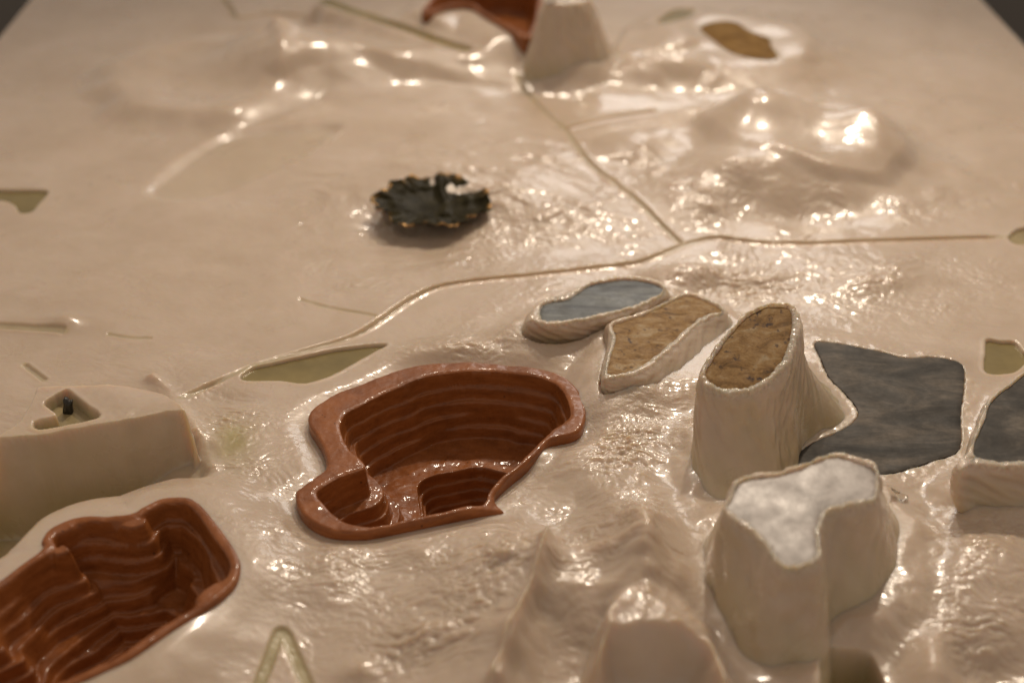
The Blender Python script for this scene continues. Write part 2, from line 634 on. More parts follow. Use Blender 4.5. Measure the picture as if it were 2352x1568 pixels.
ochre = outline([(1407, 747), (1430, 737), (1480, 721), (1540, 692), (1580, 678), (1620, 690), (1660, 714), (1612, 726), (1572, 760), (1530, 797),
                 (1482, 836), (1440, 853), (1396, 859), (1402, 820), (1414, 778)], OC_PL)
blue = outline([(1243, 733), (1243, 703), (1262, 693), (1300, 688), (1322, 676), (1345, 658), (1375, 648), (1430, 641), (1480, 644), (1514, 655), (1524, 667),
                (1500, 684), (1450, 704), (1380, 721), (1320, 733), (1270, 737)], BL_PL)
brown = outline([(1610, 62), (1650, 47), (1692, 50), (1722, 70), (1765, 85), (1770, 102), (1786, 126), (1772, 133), (1730, 132), (1680, 118), (1640, 90)], BR_PL)

# pedestal outlines: (top outline, plane, foot outline on the ground)
ped_oval_foot = G(smooth([(1603, 1215), (1588, 1120), (1605, 1010), (1680, 930), (1790, 880), (1880, 868), (1935, 905), (1962, 945), (1935, 985),
                          (1860, 1020), (1838, 1080), (1825, 1180), (1760, 1260), (1660, 1275)], 8), 0.0)
ped_oval_top = outline([(1600, 862), (1616, 826), (1650, 780), (1684, 738), (1720, 710), (1764, 694), (1810, 694), (1838, 708), (1846, 745),
                        (1836, 795), (1812, 845), (1775, 882), (1728, 905), (1680, 910), (1638, 902), (1612, 888)], OVAL_PL)
ped_wrist_foot = G(smooth([(1592, 1350), (1590, 1270), (1680, 1200), (1800, 1150), (1950, 1120), (2050, 1150), (2094, 1270), (2082, 1370),
                           (2035, 1435), (1965, 1462), (1938, 1490), (1910, 1560), (1850, 1610), (1740, 1610), (1660, 1545), (1610, 1440)], 7), 0.0)
ped_wrist_top = outline([(1690, 1098), (1730, 1084), (1780, 1078), (1825, 1064), (1870, 1046), (1920, 1036), (1966, 1044), (2018, 1064), (2030, 1100),
                         (2022, 1148), (1968, 1166), (1918, 1178), (1900, 1195), (1892, 1220), (1892, 1255), (1886, 1290), (1850, 1306),
                         (1798, 1308), (1768, 1284), (1745, 1252), (1712, 1222), (1672, 1194), (1652, 1174), (1668, 1138), (1676, 1108)], WRIST_PL)
ped_e_foot = G(smooth([(2214, 1200), (2196, 1130), (2230, 1040), (2290, 960), (2360, 910), (2440, 900), (2560, 1000), (2560, 1180), (2450, 1215),
                       (2352, 1212), (2270, 1208)], 7), 0.0)
ped_e_top = outline([(2190, 1066), (2212, 1040), (2235, 985), (2256, 930), (2285, 895), (2322, 868), (2352, 848), (2410, 822), (2460, 850), (2495, 950),
                     (2460, 1055), (2370, 1072), (2300, 1077), (2240, 1074), (2205, 1084)], SE_PL)
ped_oc_foot = G(smooth([(1372, 915), (1378, 850), (1400, 800), (1470, 770), (1560, 730), (1660, 740), (1720, 790), (1680, 860), (1610, 915), (1480, 935)], 8), 0.0)
ped_oc_top = outline([(1392, 744), (1428, 728), (1478, 712), (1540, 683), (1580, 669), (1630, 682), (1668, 712), (1620, 738), (1582, 774), (1538, 812),
                      (1488, 850), (1440, 866), (1384, 870), (1388, 820), (1400, 775)], OC_PL)
ped_bl_foot = G(smooth([(1176, 790), (1190, 760), (1280, 720), (1420, 690), (1540, 690), (1560, 720), (1500, 760), (1400, 795), (1280, 800)], 8), 0.0)
ped_bl_top = outline([(1205, 736), (1230, 698), (1256, 682), (1298, 672), (1328, 656), (1368, 641), (1430, 632), (1484, 636), (1522, 648), (1535, 667),
                      (1506, 692), (1452, 714), (1380, 731), (1320, 742), (1262, 748)], BL_PL)
FT_PL = flat(0.092)
ped_far_foot = G(smooth([(1202, 205), (1192, 170), (1230, 130), (1320, 125), (1410, 135), (1428, 172), (1380, 200), (1290, 212)], 8), 0.0)
ped_far_top = outline([(1246, 8), (1256, -14), (1290, -28), (1335, -26), (1358, -6), (1352, 8), (1300, 14), (1258, 14)], FT_PL)
FN_PL = flat(0.062)
ped_near_foot = G(smooth([(1372, 1610), (1380, 1560), (1440, 1500), (1560, 1490), (1660, 1510), (1700, 1580), (1720, 1660), (1640, 1760), (1450, 1760), (1370, 1690)], 8), 0.0)
ped_near_top = outline([(1392, 1428), (1410, 1400), (1470, 1388), (1540, 1388), (1600, 1402), (1640, 1440), (1640, 1500), (1590, 1560), (1450, 1560), (1400, 1490)], FN_PL)
SB_PL = flat(0.02)
ped_small_foot = G(smooth([(1496, 655), (1505, 630), (1560, 615), (1620, 625), (1622, 650), (1570, 668)], 8), 0.0)
ped_small_top = outline([(1500, 612), (1520, 594), (1570, 588), (1605, 598), (1606, 612), (1560, 624)], SB_PL)

# olive pockets: (points, level of floor, material)
pockets = [
    ([(-40, 428), (0, 434), (60, 434), (108, 437), (98, 455), (86, 468), (72, 484), (48, 487), (36, 470), (20, 462), (0, 458), (-40, 455)], 'o'),
    ([(1508, 76), (1530, 56), (1555, 46), (1590, 45), (1585, 62), (1560, 72), (1530, 79)], 'o'),
    ([(2268, 777), (2300, 780), (2330, 782), (2350, 803), (2375, 815), (2352, 832), (2330, 850), (2300, 855), (2270, 853), (2262, 835), (2266, 805)], 'o'),
    ([(557, 872), (575, 847), (620, 835), (700, 818), (780, 801), (884, 791), (860, 808), (820, 830), (760, 862), (700, 880), (640, 874)], 'o'),
    ([(2318, 548), (2330, 532), (2352, 524), (2400, 522), (2400, 556), (2352, 562), (2330, 560)], 'p'),
    ([(744, 56), (760, 46), (800, 62), (900, 100), (1000, 138), (1082, 166), (1060, 173), (960, 138), (850, 96)], 'o'),
    ([(144, 898), (160, 898), (192, 923), (227, 952), (208, 963), (150, 974), (92, 983), (80, 967), (131, 953), (116, 936), (105, 922)], 'p'),
    ([(1890, 1530), (1930, 1520), (1985, 1512), (2010, 1530), (2030, 1580), (2060, 1680), (1900, 1700), (1880, 1600)], 'p'),
]
soft_pool = G(smooth([(345, 436), (400, 385), (460, 345), (520, 318), (600, 304), (700, 296), (772, 296), (778, 310), (740, 335), (640, 385), (540, 425), (450, 452), (380, 452)], 4))
pocket_polys = [G(smooth(p, 4)) for p, _ in pockets]
POCKET_DEPTH = [0.003, 0.003, 0.003, 0.0028, 0.003, 0.003, 0.010, 0.03]

roads = [
    ([(415, 912), (500, 876), (580, 842), (700, 806), (800, 775), (870, 735), (930, 694), (985, 664), (1050, 648), (1130, 639), (1220, 631), (1340, 617), (1450, 601),
      (1520, 580), (1575, 560), (1620, 547), (1660, 544), (1730, 552), (1800, 557), (1900, 556), (2050, 552), (2200, 548), (2420, 544)], 0.0030, 0.0034),
    ([(1185, 195), (1215, 222), (1258, 262), (1300, 300), (1322, 340), (1345, 375), (1390, 410), (1440, 452), (1500, 505), (1570, 561)], 0.0030, 0.0026),
    ([(1298, 296), (1350, 282), (1400, 272), (1450, 262), (1510, 254)], 0.0034, 0.0036),
    ([(55, 835), (78, 852), (104, 872)], 0.0026, 0.0018),
    ([(-40, 748), (40, 752), (110, 757), (150, 762)], 0.004, 0.0014),
    ([(250, 768), (300, 776), (345, 776)], 0.0022, 0.0007),
    ([(690, 680), (760, 700), (860, 722)], 0.0022, 0.0008),
    ([(510, -5), (530, 20), (545, 42), (620, 34), (740, 44), (800, 62)], 0.004, 0.004),
    ([(560, 1640), (588, 1585), (612, 1530), (636, 1472), (650, 1456), (666, 1482), (690, 1535), (715, 1590), (740, 1650)], 0.0042, 0.0020),
    ([(1640, 270), (1700, 252), (1800, 240), (1900, 232)], 0.002, 0.001),
]
road_pl = [G(smooth(p, 5, closed=False)) for p, _, _ in roads]

# ------------------------------------------------------------------ relief height field
eL0, eL1 = G((0, 85)), G((70, 0))
eR0, eR1 = G((2352, 103)), G((2254, 0))


def edge_x(a, b, y):
    t = (y - a[1]) / (b[1] - a[1])
    return a[0] + t * (b[0] - a[0])


Y0, Y1 = 0.30, 2.45
ys = [Y0]
while ys[-1] < Y1:
    y = ys[-1]
    st = 0.00075 + 0.00042 * max(0.0, (y - 0.6)) + 0.0011 * max(0.0, (y - 1.15))
    if y < 0.545 or y > 1.95:
        st = 0.006
    ys.append(y + st)
ys = np.array(ys)
NIN, NOUT = 980, 36
rows = []
for y in ys:
    xl, xr = edge_x(eL0, eL1, y), edge_x(eR0, eR1, y)
    w = 0.385 * math.hypot(y, CAM_H) * 1.02 + 0.02
    a, b = max(xl + 0.012, -w), min(xr - 0.012, w)
    rows.append(np.concatenate([np.linspace(xl, a, NOUT, endpoint=False), np.linspace(a, b, NIN), np.linspace(b, xr, NOUT + 1)[1:]]))
X = np.array(rows)
Y = np.repeat(ys[:, None], X.shape[1], 1)
VX, VY = to_view(X, Y)
NR, NC = X.shape


def blob(cx, cy, rx, ry, ang=0.0):
    """soft spot in print coordinates on the table plane"""
    c, s = math.cos(math.radians(ang)), math.sin(math.radians(ang))
    dx, dy = VX - cx, VY - cy
    u, v = (dx * c + dy * s) / rx, (-dx * s + dy * c) / ry
    return np.exp(-(u * u + v * v))


def wm(cx, cy, rx, ry, ang=0.0, p=2.0):
    """mound in world metres around a print point"""
    g = G((cx, cy))
    c, s = math.cos(math.radians(ang)), math.sin(math.radians(ang))
    dx, dy = X - g[0], Y - g[1]
    u, v = (dx * c + dy * s) / rx, (-dx * s + dy * c) / ry
    return np.exp(-(u * u + v * v) ** (p / 2))


def ss(m):
    return np.clip(m, 0, 1)


# where the resin is worked roughly
R = ss(0.95 * blob(1480, 470, 330, 120, 20) + 0.7 * blob(1150, 500, 330, 90) + 0.55 * blob(1000, 420, 260, 90)
       + 0.7 * blob(2000, 490, 340, 45, -8) + 0.35 * blob(1900, 640, 420, 60) + 0.6 * blob(2020, 645, 60, 30) + 0.9 * blob(1000, 1360, 330, 120, 12)
       + 0.9 * blob(1450, 1000, 170, 170, 70) + 0.8 * blob(1100, 810, 230, 30) + 0.15 * blob(1900, 320, 250, 110)
       + 0.55 * blob(1430, 1330, 200, 170) + 0.6 * blob(2200, 1250, 220, 130) + 0.6 * blob(2250, 1480, 260, 100)
       + 0.75 * blob(650, 135, 130, 45) + 0.55 * blob(520, 1010, 110, 120) + 0.6 * blob(620, 1300, 90, 130, -30)
       + 0.7 * blob(1500, 190, 260, 50) + 0.5 * blob(900, 1520, 260, 60) + 0.4 * blob(1000, 620, 300, 60)
       + 0.5 * blob(1550, 650, 240, 50) + 0.30 * blob(250, 900, 200, 60) + 0.13)
R = np.clip(R * (0.75 + 0.7 * fbm(X, Y, 0.07, 2, 5)), 0.02, 1.15)
R *= (1 - 0.85 * blob(480, 350, 260, 90)) * (1 - 0.35 * blob(500, 620, 420, 110))
margin = np.minimum(X - edge_x(eL0, eL1, Y), edge_x(eR0, eR1, Y) - X)
R *= sstep(0.02, 0.16, margin)

# domain-warped, smeared relief
wx = X + 0.010 * fbm(X, Y, 0.05, 2, 21)
wy = Y + 0.010 * fbm(X, Y, 0.05, 2, 31)
ca, sa = math.cos(0.35), math.sin(0.35)
sx, sy = wx * ca - wy * sa, (wx * sa + wy * ca)
H = 0.0035 * fbm(X, Y, 0.22, 2, 1) * sstep(0.03, 0.25, margin)
near = sstep(1.55, 0.95, Y)
H += R * (0.0040 - 0.0020 * near) * fbm(sx * 0.7, sy * 1.2, 0.045, 2, 41)
rid = 1 - np.abs(noise(sx / 0.040, sy / 0.026, 51)) * 1.6
H += R * 0.0015 * rid
H += R * R * 0.0017 * fbm(sx * 0.8, sy * 1.25, 0.020, 2, 61)
calm_ = 0.25 + 0.75 * sstep(-0.3, 0.4, fbm(X, Y, 0.06, 2, 56))
H += near * calm_ * R * 0.0021 * fbm(wx * 0.62, wy * 1.3, 0.0095, 2, 66)
H += near * R * 0.00045 * noise(sx * 0.75 / 0.0030, sy * 1.2 / 0.0030, 75)
H += (0.08 + 0.92 * near) * R * 0.0012 * fbm(sx * 0.7, sy * 1.3, 0.0046, 2, 71)
calm = 0.30 + 0.70 * sstep(-0.25, 0.45, fbm(X, Y, 0.055, 2, 55))
crk = calm * (blob(1200, 1370, 330, 130) + blob(1480, 1000, 110, 130) * 0.8 + blob(2230, 1330, 170, 130) * 0.7)
H += np.clip(crk, 0, 1) * (0.0011 * noise(wx / 0.0085, wy / 0.0048, 77) + 0.0006 * noise(sx / 0.0045, sy / 0.0028, 78)) * near
# gentle brush marks everywhere
H += 0.00005 * fbm(sx * 0.35, sy * 1.6, 0.016, 2, 81) * sstep(0.0, 0.1, margin)
H += 0.0005 * fbm(sx * 0.5, sy * 1.1, 0.12, 1, 91) * sstep(0.0, 0.1, margin)

# far mounds
rg = np.sqrt(((X - G((1850, 375))[0]) / 0.155) ** 2 + ((Y - G((1850, 375))[1]) / 0.135) ** 2) + 0.12 * fbm(X, Y, 0.09, 2, 14)
H += 0.020 * sstep(1.1, 0.45, rg) + 0.001 * np.exp(-((rg - 0.55) / 0.16) ** 2) + sstep(1.1, 0.6, rg) * 0.004 * fbm(X, Y, 0.10, 1, 29)
H += 0.012 * wm(1890, 350, 0.070, 0.035) - 0.010 * wm(1975, 310, 0.030, 0.022) + 0.008 * wm(1700, 330, 0.05, 0.04)
H += wm(1850, 370, 0.17, 0.15, 0, 3) * (0.010 * fbm(X, Y, 0.085, 1, 53) + 0.0014 * fbm(X, Y, 0.04, 1, 54)) + 0.012 * wm(1790, 330, 0.05, 0.03)
H += 0.010 * wm(1700, 300, 0.05, 0.05)
rg = np.sqrt(((X - G((470, 190))[0]) / 0.135) ** 2 + ((Y - G((470, 190))[1]) / 0.16) ** 2) + 0.12 * fbm(X, Y, 0.1, 2, 15)
H += 0.016 * sstep(1.05, 0.7, rg) - 0.007 * sstep(0.62, 0.3, rg)
H += 0.034 * wm(665, 165, 0.085, 0.070, 0, 3) + 0.014 * wm(860, 190, 0.09, 0.05)
H += 0.010 * wm(1060, 175, 0.13, 0.03, 10)
H += 0.022 * wm(1080, 110, 0.14, 0.13, -12, 2)
H += 0.018 * wm(1700, 125, 0.13, 0.095, -8, 3.5) + 0.02 * wm(1500, 185, 0.10, 0.04)
H += 0.016 * wm(1000, 300, 0.25, 0.06) * 0.35
H += 0.012 * wm(900, 430, 0.08, 0.05) + 0.012 * wm(1150, 440, 0.09, 0.05) - 0.006 * wm(985, 520, 0.07, 0.05)
H += 0.016 * wm(1560, 465, 0.09, 0.05, 20) + 0.012 * wm(1420, 345, 0.10, 0.05, 15) + 0.004 * wm(2010, 640, 0.035, 0.02, 15)
H += 0.003 * wm(1985, 660, 0.05, 0.012, 18)
H += 0.006 * wm(1200, 520, 0.06, 0.03) + 0.006 * wm(60, 740, 0.05, 0.012) + 0.010 * wm(150, 745, 0.014, 0.012)
H += 0.008 * wm(1550, 190, 0.04, 0.02)

# ledges in the far ground, their small cliffs turned to the viewer
for lp, lh in (([(640, 212), (700, 205), (760, 192), (830, 186), (880, 198), (960, 204), (1080, 207), (1195, 206), (1210, 150), (1120, 60), (900, 40), (760, 60), (640, 120)], 0.013),
               ([(1430, 160), (1540, 146), (1600, 138), (1680, 150), (1760, 163), (1850, 166), (1880, 120), (1800, 50), (1650, 20), (1500, 40), (1430, 90)], 0.012),
               ([(1600, 300), (1620, 345), (1700, 395), (1800, 430), (1900, 448), (2000, 440), (2070, 410), (2080, 360), (2000, 300), (1850, 270), (1700, 265)], 0.010)):
    lp = G(smooth(lp, 5))
    d = sdf_far(X, Y, lp, 0.10) + 0.010 * fbm(X, Y, 0.08, 2, 46)
    H += lh * sstep(0.010, -0.010, d) * (0.75 + 0.4 * fbm(X, Y, 0.12, 1, 50))

# bank that rises to the right of the terraced pit and the ground round the pedestals
H += 0.010 * blob(1480, 1080, 160, 190, -35) + 0.008 * blob(1330, 1080, 70, 60)
H += 0.014 * blob(1420, 930, 60, 30) + 0.014 * wm(1562, 640, 0.034, 0.022, 10, 3)
H += 0.008 * blob(1060, 812, 240, 26)

# ridges of the foreground hill
pl = G(smooth([(1400, 1190), (1340, 1212), (1300, 1245), (1268, 1300), (1250, 1370), (1228, 1430), (1200, 1490), (1170, 1560), (1140, 1640)], 5, closed=False))
d, par, side = line_dist(X, Y, pl, 0.24)
d2 = d + 0.002 * fbm(X, Y, 0.02, 2, 16)
H += np.where(side < 0, 0, 0) + 0.034 * np.exp(-np.sqrt(d2 * d2 + 4e-6) / np.where(side > 0, 0.016, 0.045)) * sstep(1200, 1420, VY + 0.6 * (1300 - VX))
H += 0.006 * np.exp(-(d2 / 0.0045) ** 2) * sstep(1200, 1420, VY + 0.6 * (1300 - VX))
# broad hill between this ridge and the peak
hill = G((1520, 1360))
pk = G((1490, 1222), 0.044)
dx, dy = X - pk[0], Y - pk[1]
ang = np.arctan2(dy, dx)
rr = np.hypot(dx / 0.80, dy) * (1 + 0.16 * np.sin(3 * ang + 0.6) + 0.10 * np.sin(5 * ang + 2)) + 0.004 * fbm(X, Y, 0.03, 2, 17)
rr = rr + 0.008 * fbm(X, Y, 0.045, 2, 20) * sstep(0, 0.02, rr)
cone = np.clip(1 - rr / 0.105, 0, 1)
H += 0.054 * cone ** 1.5
d, par, side = line_dist(X, Y, G(smooth([(1490, 1225), (1505, 1280), (1512, 1340), (1520, 1400)], 5, closed=False), 0.04), 0.08)
H += 0.012 * np.exp(-((d + 0.003 * fbm(X, Y, 0.02, 2, 22)) / 0.014) ** 2) * sstep(0, 0.3, par)
cliff = G(smooth([(1380, 1450), (1408, 1420), (1500, 1408), (1590, 1412), (1640, 1440), (1672, 1500), (1650, 1400), (1590, 1330), (1500, 1300), (1430, 1330), (1392, 1390)], 5), 0.05)
dC = sdf_far(X, Y, cliff, 0.08) + 0.003 * fbm(X, Y, 0.03, 2, 34)
kC = sstep(0.011, -0.004, dC)
H = H * (1 - kC) + kC * (0.042 + 0.35 * R * (H - 0.04) * 0 + 0.004 * fbm(X, Y, 0.035, 2, 36) + 0.0012 * fbm(sx, sy, 0.010, 2, 42))
# erosion flutes running down the slopes
fl = noise(ang * 6 + 0.8 * wx * 40, rr * 60, 18) + 0.6 * noise(ang * 12 + wx * 60, rr * 120, 19)

H += 0.008 * blob(1330, 1450, 60, 60) + 0.007 * blob(1160, 1540, 60, 40) + 0.008 * blob(1000, 1500, 80, 40) + 0.010 * blob(820, 1560, 50, 30)
H += 0.012 * blob(1130, 1370, 130, 90) + 0.004 * blob(960, 1290, 60, 30, 30) + 0.03 * blob(1840, 1620, 70, 45)
H += 0.008 * blob(760, 1330, 60, 110, 30)
# right hand ground: rises to the right, drops into a pit at the bottom
H += 0.016 * blob(2200, 1330, 130, 120) + 0.010 * blob(2330, 1300, 100, 160) - 0.012 * blob(2280, 1540, 140, 45) + 0.020 * blob(2140, 1560, 60, 80)
H += 0.012 * blob(2000, 1470, 50, 30)

# left block with its trench
blk = G(smooth([(-120, 1022), (-60, 1014), (30, 1006), (100, 998), (180, 985), (270, 970), (350, 953), (420, 946), (438, 958), (425, 930), (400, 905),
                (372, 880), (330, 872), (250, 876), (150, 880), (84, 886), (72, 905), (55, 940), (35, 968), (0, 990), (-30, 1004), (-120, 1014)], 5), 0.034)
dB = sdf_far(X, Y, blk, 0.10) + 0.0012 * fbm(X, Y, 0.02, 2, 23)
trench = G(smooth([(-200, 1400), (-200, 1080), (0, 1068), (150, 1050), (300, 1030), (420, 1008), (470, 1010), (505, 1050), (480, 1100), (380, 1125), (250, 1165),
                   (120, 1215), (40, 1290), (-60, 1340)], 6), 0.0)
dT = sdf_far(X, Y, trench, 0.08) + 0.0015 * fbm(X, Y, 0.025, 2, 24)
tmask = sstep(0.004, -0.016, dT)
tdepth = 0.012 + 0.040 * sstep(470, 120, VX)
H -= tmask * tdepth
bmask = sstep(0.0022, -0.0028, dB)
plate = 0.034 + 0.0006 * fbm(sx, sy, 0.04, 3, 25) + 0.0002 * fbm(sx, sy, 0.008, 2, 26)
H = H * (1 - bmask) + bmask * plate
H += 0.006 * np.exp(-(line_dist(X, Y, G(smooth([(352, 872), (378, 890), (404, 925), (440, 975), (470, 1040), (482, 1075)], 5, closed=False)), 0.05)[0] / 0.006) ** 2) \
    * (1 + 0.4 * fbm(X, Y, 0.035, 2, 27))
H -= 0.004 * blob(520, 915, 90, 18)
# raised bed under the lower left pit
dPB = sdf_far(X, Y, pit_b_outer, 0.09)
bedB = sstep(0.060, 0.006, dPB + 0.004 * fbm(X, Y, 0.04, 2, 28))
H = np.maximum(H, 0) * 0 + H + (0.0175 - H * 0.9) * bedB * sstep(-0.5, 0.5, 1.0)

# gentle flat bed round the terraced pit
dPA = sdf_far(X, Y, pit_a_outer, 0.08)
bedA = sstep(0.020, 0.002, dPA)
bump_right = blob(1235, 1045, 45, 26) * 0.006 + blob(1330, 930, 30, 40) * 0.003
H = H * (1 - bedA) + bedA * (-0.002 + 0.35 * H + bump_right)
dPC = sdf_far(X, Y, pit_c_outer, 0.06)
bedC = sstep(0.058, 0.0, dPC)
H = H * (1 - bedC) + bedC * (RIM_C - 0.007)

# ground by the feet of the pedestals swells a little; pedestals shed their own mesh above it
crust = np.zeros(X.shape)
thin = np.zeros(X.shape)
for foot in (ped_oval_foot, ped_wrist_foot, ped_e_foot, ped_oc_foot, ped_bl_foot):
    df = sdf_far(X, Y, foot, 0.05)
    df = df + 0.007 * fbm(X, Y, 0.04, 3, 30)
    k = sstep(0.036, -0.006, df)
    H = H * (1 - 0.7 * k) + 0.014 * k ** 2
for tp, pl_, wd in ((ped_oc_top, flat(0.016), 0.036), (ped_bl_top, flat(0.013), 0.030), (ped_far_top, flat(0.04), 0.05)):
    dd_ = sdf_far(X, Y, tp, 0.08)
    d = dd_ + 0.006 * fbm(X, Y, 0.05, 2, 52) * sstep(0.0, 0.02, dd_)
    mound = (pl_[0] - 0.004) * sstep(wd, 0.0, d) ** 1.3
    H = np.where(mound > 1e-5, np.maximum(H, mound + H * (1 - mound / pl_[0]) * 0.8), H)
    H = np.where(dd_ < 0.0015, np.minimum(H, pl_[0] - 0.0030 - 0.004 * sstep(0.002, -0.004, dd_)), H)
# inlaid slate lies flush in the ground, behind a crumbly lip
dS = sdf_far(X, Y, slate, 0.05)
k = sstep(0.030, 0.004, dS)
H = H * (1 - k) + k * (0.0031 + 0.0006 * fbm(X, Y, 0.012, 3, 33))
H -= 0.012 * sstep(0.0008, -0.0012, dS + 0.0006 * fbm(X, Y, 0.005, 2, 35))
crust = np.maximum(crust, 0.45 * np.exp(-((dS - 0.0008) / 0.0016) ** 2) * sstep(-0.1, 0.5, fbm(X, Y, 0.02, 2, 49)))
dS = sdf_far(X, Y, G(smooth([(1610, 62), (1650, 47), (1692, 50), (1722, 70), (1765, 85), (1770, 102), (1786, 126), (1772, 133), (1730, 132), (1680, 118), (1640, 90)], 5), 0.02), 0.05)
k = sstep(0.048, 0.0, dS)
H = H * (1 - k) + k * np.minimum(0.0192, 0.0192 + 0.5 * (H - 0.0192))
H -= 0.010 * sstep(0.001, -0.002, dS)

# roads scored into the resin
for (pts, wdt, dep), pl in zip(roads, road_pl):
    d, par, side = line_dist(X, Y, pl, 0.065)
    H = H * (1 - 0.55 * sstep(0.06, 0.0, d)) if wdt > 0.0025 else H
    d = d + 0.0003 * fbm(X, Y, 0.008, 2, 37)
    endf = sstep(0, 0.04, par) * sstep(1.0, 0.97, par) if wdt > 0.0025 else 1.0
    H = H - dep * sstep(wdt * 1.15, wdt * 0.55, d) * endf + (0.0 if wdt > 0.004 else 0.25) * dep * np.exp(-((d - wdt * 1.5) / (0.5 * wdt)) ** 2) * endf
    thin = np.maximum(thin, (0.8 if wdt > 0.004 else 0.45) * sstep(wdt * 1.3, wdt * 0.6, d))

d = sdf_far(X, Y, soft_pool, 0.06) + 0.0025 * fbm(X, Y, 0.09, 1, 48)
H -= 0.0055 * sstep(0.010, -0.008, d)
thin = np.maximum(thin, 0.12 * sstep(0.004, -0.012, d))
# pockets with olive floors
pocket_z = []
for i, (poly, dep) in enumerate(zip(pocket_polys, POCKET_DEPTH)):
    z_top = 0.034 if i == 6 else None
    if i == 6:
        poly = G(smooth(pockets[6][0], 3), 0.034)
        pocket_polys[6] = poly
    d = sdf_far(X, Y, poly, 0.03)
    if z_top is None:
        rim = (d > 0.0) & (d < 0.008)
        z_top = float(np.median(H[rim])) if rim.any() else 0.0
    pocket_z.append(z_top - dep)
    k = sstep(0.025, 0.003, d)
    if i != 6 and i != 7:
        k = sstep(0.028, 0.0, d + 0.005 * fbm(X, Y, 0.04, 2, 47) * sstep(0.03, 0.018, d))
        H = H * (1 - 0.9 * k) + 0.9 * k * z_top
    m = sstep(0.0012, -0.0012, d + 0.0004 * fbm(X, Y, 0.01, 2, 38))
    H = H * (1 - m) + m * (z_top - dep - 0.0035)
    H += 0.0003 * np.exp(-((d - 0.0025) / 0.0018) ** 2)
    thin = np.maximum(thin, 0.8 * sstep(0.0015, -0.001, d))

# the yellowish thin resin low in the trench and beside it
thin = np.maximum(thin, tmask * (0.22 + 0.5 * sstep(-0.005, -0.045, H)) * (0.85 + 0.5 * fbm(X, Y, 0.04, 2, 39)))
thin = np.maximum(thin, 0.75 * blob(535, 1020, 55, 50) * (0.8 + 0.6 * fbm(X, Y, 0.03, 2, 40)))
thin = np.maximum(thin, 0.4 * blob(30, 1240, 70, 40))
thin = np.clip(thin, 0, 1)
H *= sstep(0.0, 0.02, margin) * 0.9 + 0.1

# mesh, with openings where the clay pits pass through
idx = np.arange(NR * NC).reshape(NR, NC)
quads = np.stack([idx[:-1, :-1], idx[:-1, 1:], idx[1:, 1:], idx[1:, :-1]], -1).reshape(-1, 4)
cut = ((dPA < -0.003) | (dPB < -0.003) | (dPC < -0.003)).ravel()
quads = quads[~(cut[quads].all(1))]
verts = np.stack([X.ravel(), Y.ravel(), H.ravel()], 1)
# side walls down to the floor
FLOOR_Z = -0.75
per = np.concatenate([idx[0, :], idx[1:, -1], idx[-1, -2::-1], idx[-2:0:-1, 0]])
low = verts[per].copy()
low[:, 2] = FLOOR_Z
n0 = len(verts)
npz = len(per)
topc = verts[per].copy()
a = np.arange(npz)
b_ = (a + 1) % npz
side_f = np.stack([n0 + a, n0 + npz + a, n0 + npz + b_, n0 + b_], 1)
allv = np.vstack([verts, topc, low])
msk = np.zeros((len(allv), 4), np.float32)
msk[:n0, 0] = thin.ravel()
msk[:n0, 1] = np.clip(crust, 0, 1).ravel()
msk[:n0, 2] = (np.clip(R, 0, 1) * (0.25 + 0.75 * near)).ravel()
msk[:, 3] = 1

board = thing('relief_table', 'large glossy cream resin relief table with hills, grooves and sunken pockets', 'relief')
surf = mesh_obj('relief_surface', allv, np.vstack([quads, side_f]), WAX, board, masks=msk)


def ground_z(x, y):
    """height of the relief under a point"""
    r = np.clip(np.searchsorted(ys, y), 1, NR - 1)
    c = np.clip(np.searchsorted(X[r], x), 1, NC - 1)
    return float(H[r, c])


for poly, z, (_, kind) in zip(pocket_polys, pocket_z, pockets):
    xy, ds, q, be = patch_grid(poly, 0.003, inset=-0.0012)
    zz = z + 0.0003 * fbm(xy[:, 0], xy[:, 1], 0.02, 2, 44)
    mesh_obj('pocket_floor', np.column_stack([xy, zz]), q, {'o': OLIVE, 'p': PALE_OLIVE, 'w': WAXFLOOR}[kind], board)


